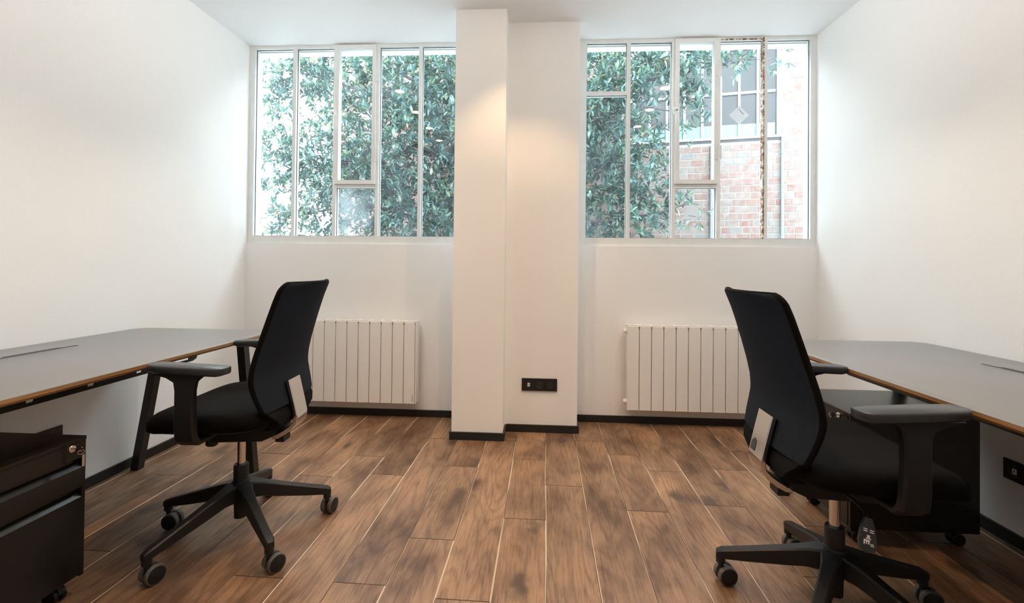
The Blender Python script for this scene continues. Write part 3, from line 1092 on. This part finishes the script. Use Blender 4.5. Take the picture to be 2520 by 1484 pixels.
    def grid(off, shrink):
        G = []
        for z in zs:
            row = []
            zz = (z - 0.79) * (1 - shrink * 0.02) + 0.79
            for j in range(NS + 1):
                s = -1 + 2 * j / NS
                kw = width_k(z) * half(z) * (1 - shrink * 0.03)
                y = s * kw
                row.append(Vector((edge_x(zz) + wrap(s, zz) + off, y, zz)))
            G.append(row)
        return G
    TH = 0.021
    bm = new()
    F = grid(0.0, 1.0)
    Bk = grid(-TH, 1.0)
    M1 = grid(-0.006, 0.0)
    M2 = grid(-TH + 0.006, 0.0)
    def loop(G):
        top = G[-1]
        lp = list(G[0])
        lp += [r[-1] for r in G[1:-1]]
        lp += list(reversed(G[-1]))
        lp += [r[0] for r in reversed(G[1:-1])]
        return lp
    bm_e = new()
    for G, flip in ((F, False), (Bk, True)):
        V = [[bm.verts.new(p) for p in r] for r in G]
        for a, b in zip(V, V[1:]):
            for j in range(NS):
                bm.faces.new((a[j], a[j + 1], b[j + 1], b[j]))
    obj('backrest', bm, mesh_fab, C_, 50)
    LPS = [loop(F), loop(M1), loop(M2), loop(Bk)]
    V = [[bm_e.verts.new(p) for p in lp] for lp in LPS]
    n = len(V[0])
    for a, b in zip(V, V[1:]):
        for i in range(n):
            bm_e.faces.new((a[i], a[(i + 1) % n], b[(i + 1) % n], b[i]))
    o = obj('back_rim', bm_e, seat_fab, C_, 70)
    # dark carrier between the back and the seat
    bm = new()
    rings = []
    for x, z, hw, t in ((-0.186, 0.556, 0.186, 0.010), (-0.196, 0.535, 0.176, 0.014), (-0.200, 0.510, 0.150, 0.020), (-0.192, 0.480, 0.115, 0.024), (-0.165, 0.455, 0.085, 0.022), (-0.130, 0.442, 0.065, 0.018)):
        c = 0.005
        rings.append([(x - t, -hw + c, z), (x - t, hw - c, z), (x - t + c, hw, z), (x + t - c, hw, z), (x + t, hw - c, z), (x + t, -hw + c, z), (x + t - c, -hw, z), (x - t + c, -hw, z)])
    loft(bm, rings)
    obj('back_carrier', bm, seat_fab, C_, 40)
    # chrome spine: flat plate behind the back that bends under the seat
    px_ = [(-0.2125, 0.640), (-0.2235, 0.595), (-0.2355, 0.545), (-0.2455, 0.500), (-0.2470, 0.480), (-0.2410, 0.460), (-0.222, 0.440), (-0.196, 0.421), (-0.170, 0.4065), (-0.150, 0.402)]
    def spine(pts, hw, t, name, M):
        bm = new()
        rings = []
        for i, (x, z) in enumerate(pts):
            a = Vector(pts[max(i - 1, 0)]); b = Vector(pts[min(i + 1, len(pts) - 1)])
            dd = (b - a).normalized()
            nrm = Vector((-dd.y, dd.x))          # forward / up side
            c = 0.003
            ring = []
            for (s, h) in ((-hw, c), (-hw + c, 0), (hw - c, 0), (hw, c), (hw, t - c), (hw - c, t), (-hw + c, t), (-hw, t - c)):
                ring.append((x + nrm.x * h, s, z + nrm.y * h))
            rings.append(ring)
        loft(bm, rings)
        return obj(name, bm, M, C_, 35)
    spine(px_[:4], 0.046, 0.016, 'spine_plate', satin)
    spine(px_[3:], 0.045, 0.0185, 'spine_bend', chrome)
    if tagged:
        bm = new()
        prism(bm, [(0.006, 0.512), (0.034, 0.512), (0.034, 0.536), (0.020, 0.550), (0.006, 0.545)], lambda u, v, w_: (-0.2456 + (v - 0.50) * 0.232 + w_, u, v), -0.0016, -0.0004)
        q_ = obj('label', bm, label_m, C_)
        q_['label'] = 'small dark sticker on the chrome plate'
    bm = new()
    bx(bm, -0.185, -0.150, -0.026, 0.026, 0.386, 0.409)
    bevel(bm, 0.005, 2)
    obj('spine_stop', bm, plast, C_, 35)
    # armrests
    for s in (-1, 1):
        bm = new()
        yy = s * 0.275
        rings = []
        for x, hw, y0, z in ():
            pass
        # foot under the seat, elbow, flat upright that flares into the pad
        path = [(0.030, s * 0.10, 0.470, 0.032, 0.007), (0.030, s * 0.20, 0.468, 0.034, 0.008), (0.030, s * 0.252, 0.472, 0.036, 0.010), (0.030, s * 0.272, 0.492, 0.036, 0.0135),
                (0.030, s * 0.277, 0.530, 0.035, 0.0145), (0.030, s * 0.279, 0.600, 0.033, 0.0145), (0.030, s * 0.279, 0.660, 0.033, 0.0145), (0.031, s * 0.277, 0.690, 0.038, 0.0150),
                (0.036, s * 0.275, 0.706, 0.060, 0.0170), (0.038, s * 0.274, 0.716, 0.092, 0.0200), (0.038, s * 0.274, 0.722, 0.104, 0.0220)]
        for i, (x, y, z, hw, t) in enumerate(path):
            a = Vector(path[max(i - 1, 0)][:3]); b = Vector(path[min(i + 1, len(path) - 1)][:3])
            dd = (b - a).normalized()
            if i >= 7:
                dd = Vector((0, 0, 1))
            side_ = Vector((1, 0, 0))
            nn = dd.cross(side_).normalized()
            p = Vector((x, y, z))
            c = min(0.006, t * 0.45)
            rings.append([p + side_ * u + nn * v for u, v in ((-hw, -t + c), (-hw + c, -t), (hw - c, -t), (hw, -t + c), (hw, t - c), (hw - c, t), (-hw + c, t), (-hw, t - c))])
        loft(bm, rings)
        ar = obj('armrest', bm, plast, C_, 40)
        bm = new()
        out = [(-0.158, -0.018), (-0.150, -0.031), (-0.08, -0.037), (0.06, -0.037), (0.135, -0.030), (0.152, -0.014), (0.152, 0.014), (0.135, 0.030), (0.06, 0.037), (-0.08, 0.037), (-0.150, 0.031), (-0.158, 0.018)]
        loft(bm, [[(u * 0.94, v * 0.86, 0.7195) for u, v in out], [(u * 0.995, v * 0.985, 0.7235) for u, v in out], [(u, v, 0.727) for u, v in out], [(u, v, 0.7405) for u, v in out], [(u * 0.994, v * 0.97, 0.7445) for u, v in out], [(u * 0.98, v * 0.92, 0.746) for u, v in out]])
        pd = obj('arm_pad', bm, plast_gray, ar, 40)
        pd.location = (0.032, s * 0.270, 0)
        pd.rotation_euler = (0, 0, -s * 0.20)
    return C_

chair((-1.2, -1.46, 0), PI + 0.055, 3.07, [math.radians(a) for a in (275, 340, 330, 352, 250)],
      'black office chair with chrome spine at the left wall desk', True, False, False)
chair((0.947, -1.735, 0), -0.03, 1.4675, [math.radians(a) for a in (272, 276, 250, 300, 260)],
      'black office chair with chrome spine at the right wall desk', False, True, True)

# ------------------------------------------------------------------ ceiling downlights (seen mirrored in the panes)
ROWS = ((-1.32, 'left'), (-0.10, 'middle'), (1.13, 'right'))
YS = (-0.82, -1.40, -1.96, -2.50)
ORD = ('nearest the windows', 'second from the windows', 'third from the windows', 'fourth from the windows')
for rx, rn in ROWS:
    for ry, on in zip(YS, ORD):
        Dn = thing('downlight', 'round warm ceiling downlight, %s row, %s' % (rn, on), 'lamp', (rx, ry, ZC), 0, 'round ceiling downlights')
        bm = new()
        lathe(bm, [(0.0, 0.0), (0.0, 0.053), (0.003, 0.052), (0.004, 0.046)], (0, 0, -0.0005), (0, 0, -1), 28)
        obj('base', bm, white_pl, Dn, 40)
        bm = new()
        lathe(bm, [(0.002, 0.045), (0.005, 0.044), (0.006, 0.0)], (0, 0, -0.0005), (0, 0, -1), 28)
        obj('diffuser', bm, lamp_m, Dn, 40)
        col_, LAMP_W, glow_, GLOW_W = LAMP_MID if rn == 'middle' else LAMP_SIDE
        L_ = bpy.data.lights.new('downlight_beam', 'SPOT')
        L_.energy = LAMP_W
        L_.color = col_
        L_.spot_size = math.radians(92)
        L_.spot_blend = 0.55
        L_.shadow_soft_size = 0.004
        lo = bpy.data.objects.new('downlight_beam', L_)
        COL.objects.link(lo)
        lo.location = (rx, ry, ZC - 0.012)
        L_ = bpy.data.lights.new('downlight_glow', 'POINT')
        L_.energy = GLOW_W
        L_.color = glow_
        L_.shadow_soft_size = 0.004
        lo = bpy.data.objects.new('downlight_glow', L_)
        COL.objects.link(lo)
        lo.location = (rx, ry, ZC - 0.0125)

# ------------------------------------------------------------------ outdoors: courtyard, brick building, tree
GZ = 1.18              # unseen yard, raised to just below the sills to bounce daylight onto the ceiling
boxobj('courtyard_bounce_ground', (-14, 14, WT, 16, GZ - 0.3, GZ), yard_m, kind=STR)

A0 = Vector((1.848, 3.066, 0))
DV = Vector((0.9821, -0.1887, 0))
ang = math.atan2(DV.y, DV.x)
BB = thing('brick_building', 'pale red brick building with white gridded window beyond the right window', 'building', (A0.x, A0.y, GZ), ang)
OZ = -GZ      # local z = world z - GZ
WZ0, WZ1 = 2.83 + OZ, 4.63 + OZ        # window opening
WS0, WS1 = -0.55, 1.285
bm = new()
for b in ((-5.4, 2.9, 0.005, 0.30, 0.0, WZ0 - 0.01), (-5.4, WS0 - 0.04, 0.005, 0.30, WZ0 - 0.01, WZ1 + 0.6), (WS1 + 0.045, 2.9, 0.005, 0.30, WZ0 - 0.01, WZ1 + 0.6), (WS0 - 0.04, WS1 + 0.045, 0.005, 0.30, WZ1 + 0.02, WZ1 + 0.6)):
    bx(bm, *b)
obj('wall', bm, mortar_m, BB)
# bricks
PX, PZ = 0.1735, 0.0915
def brick_mesh(wd):
    bm = new()
    bx(bm, -wd / 2, wd / 2, 0.0, 0.05, -0.039, 0.039)
    bevel(bm, 0.004, 1)
    bmesh.ops.recalc_face_normals(bm, faces=bm.faces)
    me = bpy.data.meshes.new('brick')
    bm.to_mesh(me); bm.free()
    me.materials.append(brick_m)
    return me
ME = {False: brick_mesh(PX - 0.011), True: brick_mesh(PX / 2 - 0.010)}
rest = new()
nb = 0
zrow = 0.047
row = 0
while zrow < WZ1 + 0.55:
    hdr = (row % 3 == 1)
    s = -5.38 + (PX / 2 if row % 2 else 0) + (0.04 if row % 3 == 2 else 0)
    i = 0
    while s < 2.85:
        short = hdr and (i % 2 == 0)
        wd = PX / 2 if short else PX
        c = s + wd / 2
        lo, hi = c - wd / 2, c + wd / 2
        blocked = (zrow + 0.045 > WZ0 - 0.035 and zrow - 0.045 < WZ1 + 0.02 and hi > WS0 - 0.04 and lo < WS1 + 0.045)
        if not blocked:
            wz = zrow - OZ
            vis = (-0.35 < c < 1.72 and 1.38 < wz < 2.85) or (1.3 < c < 1.72 and 2.8 < wz < 3.75)
            y = random.uniform(-0.004, 0.003)
            if vis and nb < 298:
                o = bpy.data.objects.new('brick', ME[short])
                COL.objects.link(o)
                o.parent = BB
                o.location = (c, y, zrow)
                nb += 1
            else:
                h = wd / 2 - 0.0055
                bx(rest, c - h, c + h, y, 0.05, zrow - 0.039, zrow + 0.039)
        s += wd
        i += 1
    zrow += PZ
    row += 1
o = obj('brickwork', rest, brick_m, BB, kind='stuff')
# ledge and flashing under the gridded window
bm = new(); bx(bm, WS0 - 0.1, WS1 + 0.03, -0.035, 0.10, WZ0 - 0.028, WZ0 + 0.002); bevel(bm, 0.004, 1)
obj('window_ledge', bm, far_white, BB)
bm = new(); bx(bm, WS0 - 0.1, WS1 + 0.03, -0.012, 0.011, WZ0 - 0.056, WZ0 - 0.0285)
obj('flashing', bm, slate_m, BB)
# gridded window
GW = thing('gridded_window'); GW.parent = BB
def b2(name, x0, x1, z0, z1, y0=0.02, y1=0.07, M=far_white, bev=0.004):
    bm = new(); bx(bm, x0, x1, y0, y1, z0, z1)
    if bev: bevel(bm, bev, 1)
    return obj(name, bm, M, GW)
cols = [-0.55 + 0.0, -0.327, -0.099, 0.129, 0.357, 0.587, 0.817, 1.043, 1.268]
hm = 0.015
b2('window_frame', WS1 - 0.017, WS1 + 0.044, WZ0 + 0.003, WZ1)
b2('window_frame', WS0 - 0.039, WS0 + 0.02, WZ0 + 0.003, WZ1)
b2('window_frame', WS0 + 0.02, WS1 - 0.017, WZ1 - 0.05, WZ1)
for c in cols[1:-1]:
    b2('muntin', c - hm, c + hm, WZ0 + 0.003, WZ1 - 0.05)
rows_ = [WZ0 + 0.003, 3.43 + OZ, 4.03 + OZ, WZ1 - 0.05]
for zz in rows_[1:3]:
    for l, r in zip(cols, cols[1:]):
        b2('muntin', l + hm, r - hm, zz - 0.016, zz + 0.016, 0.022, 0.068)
gm = None
for za, zb in zip(rows_, rows_[1:]):
    for l, r in zip(cols, cols[1:]):
        b2('pane', l, r, za, zb, 0.046, 0.050, far_glass, 0)
for l, r in zip(cols, cols[1:]):          # pale green film on the lowest panes
    b2('film', l + hm, r - hm, WZ0 + 0.003, WZ0 + 0.185, 0.042, 0.0455, green_fil, 0)
# downpipes
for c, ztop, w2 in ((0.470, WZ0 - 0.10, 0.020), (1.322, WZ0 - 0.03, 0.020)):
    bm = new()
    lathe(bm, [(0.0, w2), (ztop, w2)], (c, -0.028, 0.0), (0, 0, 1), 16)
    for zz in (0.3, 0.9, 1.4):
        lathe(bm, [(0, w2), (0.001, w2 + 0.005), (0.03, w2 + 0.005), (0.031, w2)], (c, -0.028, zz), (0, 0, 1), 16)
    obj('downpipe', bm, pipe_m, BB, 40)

# ---- tree: branches, twigs and glossy leaves
TREE = thing('evergreen_tree', 'large glossy leaved evergreen tree filling the view outside both windows', 'tree', (-0.76, 2.36, GZ))
TO = Vector((-0.76, 2.36, GZ))
# (x, y, z, rx, rz, twigs, spread in y)
BLOBS = [(-2.9, 1.7, 3.28, .26, .22, 44), (-2.95, 1.7, 3.0, .2, .1, 20), (-2.94, 1.7, 2.79, .22, .12, 24), (-2.94, 1.7, 2.4, .24, .2, 44), (-2.88, 1.7, 2.1, .28, .2, 60),
         (-2.98, 1.7, 1.91, .15, .08, 8), (-2.92, 1.7, 1.57, .24, .15, 32), (-2.62, 1.8, 3.29, .3, .27, 120), (-2.51, 1.8, 2.26, .34, .38, 190), (-2.55, 1.8, 1.65, .3, .27, 95),
         (-2.18, 1.9, 2.99, .37, .56, 150), (-2.12, 1.9, 1.95, .37, .56, 190), (-1.68, 2.0, 3.27, .38, .47, 200), (-1.58, 2.0, 2.54, .42, .52, 230), (-1.66, 2.0, 1.72, .42, .38, 170),
         (-1.17, 2.1, 3.3, .34, .48, 190), (-1.16, 2.1, 2.66, .34, .34, 110), (-1.13, 2.1, 1.74, .29, .43, 130), (-0.63, 2.1, 3.05, .48, .72, 150), (-0.62, 2.1, 1.93, .48, .58, 130),
         (-0.04, 2.1, 2.8, .48, .96, 140), (-0.03, 2.1, 1.74, .48, .48, 100), (0.5, 2.0, 2.6, .35, .9, 120), (0.69, 1.9, 3.1, .37, .51, 180), (0.7, 1.9, 2.13, .37, .69, 260), (1.08, 1.8, 3.15, .27, .41, 120),
         (1.08, 1.8, 2.29, .25, .5, 120), (1.09, 1.8, 1.66, .27, .27, 70), (1.31, 1.8, 1.89, .18, .36, 40), (1.36, 1.7, 3.19, .22, .27, 60), (1.61, 1.7, 3.23, .27, .22, 55),
         (1.7, 1.7, 2.92, .18, .22, 26), (1.96, 1.6, 3.27, .26, .11, 22), (2.29, 1.6, 3.28, .22, .11, 8), (2.5, 1.5, 3.21, .13, .11, 4), (1.57, 1.7, 2.7, .18, .18, 14),
         (1.52, 1.5, 1.76, .13, .09, 6), (1.68, 1.5, 1.63, .09, .09, 4), (1.5, 1.5, 1.53, .11, .09, 4), (1.51, 1.5, 2.26, .06, .04, 1),
         (-1.9, 2.2, 4.0, .8, .4, 120), (-0.5, 2.3, 4.0, .8, .5, 120), (0.8, 2.1, 3.9, .6, .4, 90)]
LV = [(0, 0, 0), (-.17, .30, .035), (-.15, .68, .035), (0, 1, -.03), (.15, .68, .035), (.17, .30, .035), (0, .32, -.01), (0, .68, -.01)]
LF = [(0, 6, 1), (1, 6, 7, 2), (2, 7, 3), (0, 5, 6), (5, 4, 7, 6), (4, 3, 7)]
BACK = [(x, y + 0.55, z, rx * 1.1, rz * 1.1, int(n * 0.55)) for x, y, z, rx, rz, n in BLOBS if n >= 110]
BLOBS += BACK
lm = bpy.data.meshes.new('leaf')
lm.from_pydata([Vector(v) for v in LV], [], LF)
lm.materials.append(leaf_m)
rnd = random.Random(11)
leaves = []          # (matrix in tree space, distance score)
twigs = []
for (bx_, by_, bz_, rx_, rz_, nt) in BLOBS:
    ry_ = 0.30 if nt > 60 else 0.16
    for _ in range(nt):
        while True:
            p = Vector((rnd.uniform(-1, 1), rnd.uniform(-1, 1), rnd.uniform(-1, 1)))
            if p.length < 1.0:
                break
        q = Vector((bx_ + p.x * rx_ * 1.12, by_ + p.y * ry_, bz_ + p.z * rz_ * 1.12))
        # twig grows outwards, towards the light and a bit up
        d = Vector((q.x - bx_, (q.y - by_) - 0.20, 0.12 + 0.6 * (q.z - bz_))) + Vector((rnd.gauss(0, .45), rnd.gauss(0, .35), rnd.gauss(0, .35)))
        d.normalize()
        ln = rnd.uniform(0.07, 0.14)
        twigs.append((q, d, ln))
        s, t = frame_of(d)
        nl = rnd.randint(6, 9)
        a0 = rnd.uniform(0, 6.28)
        for k in range(nl):
            a = a0 + k * 2.4
            out = s * math.cos(a) + t * math.sin(a)
            h = ln * (0.25 + 0.8 * k / nl)
            ld = (d * rnd.uniform(0.35, 0.9) + out * rnd.uniform(0.6, 1.0)).normalized()
            sc = rnd.uniform(0.062, 0.100) * (1.0 if nt > 20 else 0.9)
            ax = ld.cross(Vector((rnd.gauss(0, .4), rnd.gauss(0, .4), 1)))
            if ax.length < 1e-3:
                ax = Vector((1, 0, 0))
            ax.normalize()
            up = ax.cross(ld)
            M_ = Matrix((ax * sc, ld * sc, up * sc)).transposed().to_4x4()
            M_.translation = q + d * h - TO
            pos = q + d * h
            inview = 1.35 < pos.z < 3.45 and (-3.0 < pos.x < -0.95 or 0.45 < pos.x < 2.5)
            leaves.append((M_, sc * 20 - pos.y * 2.0 + (0 if inview else -100)))
leaves.sort(key=lambda e: -e[1])
for M_, _s in leaves[:300]:
    o = bpy.data.objects.new('leaf', lm)
    COL.objects.link(o)
    o.parent = TREE
    o.matrix_local = M_
vs, fs = [], []
for M_, _s in leaves[300:]:
    b0 = len(vs)
    for v in LV:
        vs.append(M_ @ Vector(v))
    for f in LF:
        fs.append(tuple(b0 + i for i in f))
me = bpy.data.meshes.new('foliage')
me.from_pydata(vs, [], fs)
me.materials.append(leaf_m)
fo = bpy.data.objects.new('foliage', me)
COL.objects.link(fo)
fo.parent = TREE
fo['kind'] = 'stuff'
# wood
bm = new()
tube(bm, [Vector(p) - TO for p in ((-0.76, 2.36, GZ), (-0.77, 2.37, 1.3), (-0.78, 2.36, 1.5), (-0.86, 2.30, 2.2), (-1.00, 2.24, 2.9), (-1.08, 2.18, 3.2), (-1.15, 2.15, 3.6), (-1.1, 2.2, 4.2))], [.10, .085, .08, .07, .058, .05, .04, .02], 12)
obj('trunk', bm, bark_m, TREE, 60)
def limb(pts, r0, r1):
    bm = new()
    n = len(pts)
    tube(bm, [Vector(p) - TO for p in pts], [r0 + (r1 - r0) * i / (n - 1) for i in range(n)], 8)
    obj('branch', bm, bark_m, TREE, 60)
limb([(-1.05, 2.2, 3.1), (-1.28, 2.1, 3.24), (-1.55, 2.0, 3.3), (-1.9, 1.95, 3.5)], .032, .012)
limb([(-0.98, 2.24, 2.85), (-1.3, 2.08, 3.02), (-1.55, 1.98, 3.14), (-2.0, 1.9, 3.1), (-2.6, 1.8, 3.25), (-2.85, 1.72, 3.3)], .035, .006)
limb([(-0.88, 2.3, 2.3), (-1.4, 2.1, 2.5), (-2.0, 1.95, 2.3), (-2.5, 1.82, 2.3), (-2.85, 1.72, 2.38)], .034, .006)
limb([(-0.80, 2.36, 1.5), (-1.3, 2.15, 1.6), (-2.0, 1.95, 1.8), (-2.5, 1.8, 1.7), (-2.85, 1.72, 1.6)], .034, .006)
limb([(-0.80, 2.36, 1.7), (-0.3, 2.2, 2.0), (0.3, 2.05, 2.1), (0.8, 1.95, 2.2), (1.1, 1.85, 2.3)], .036, .008)
limb([(-0.90, 2.3, 2.5), (-0.2, 2.15, 2.8), (0.5, 2.0, 3.0), (1.1, 1.85, 3.15), (1.6, 1.72, 3.22), (2.0, 1.62, 3.28), (2.4, 1.55, 3.26)], .036, .004)
limb([(0.5, 2.0, 3.0), (1.0, 1.85, 2.9), (1.4, 1.75, 2.8), (1.7, 1.68, 2.86)], .018, .004)
limb([(-0.3, 2.2, 1.6), (0.4, 2.0, 1.6), (1.0, 1.8, 1.62), (1.35, 1.65, 1.7), (1.52, 1.52, 1.75)], .025, .004)
limb([(1.2, 1.72, 1.66), (1.42, 1.55, 1.56), (1.66, 1.5, 1.62)], .008, .003)
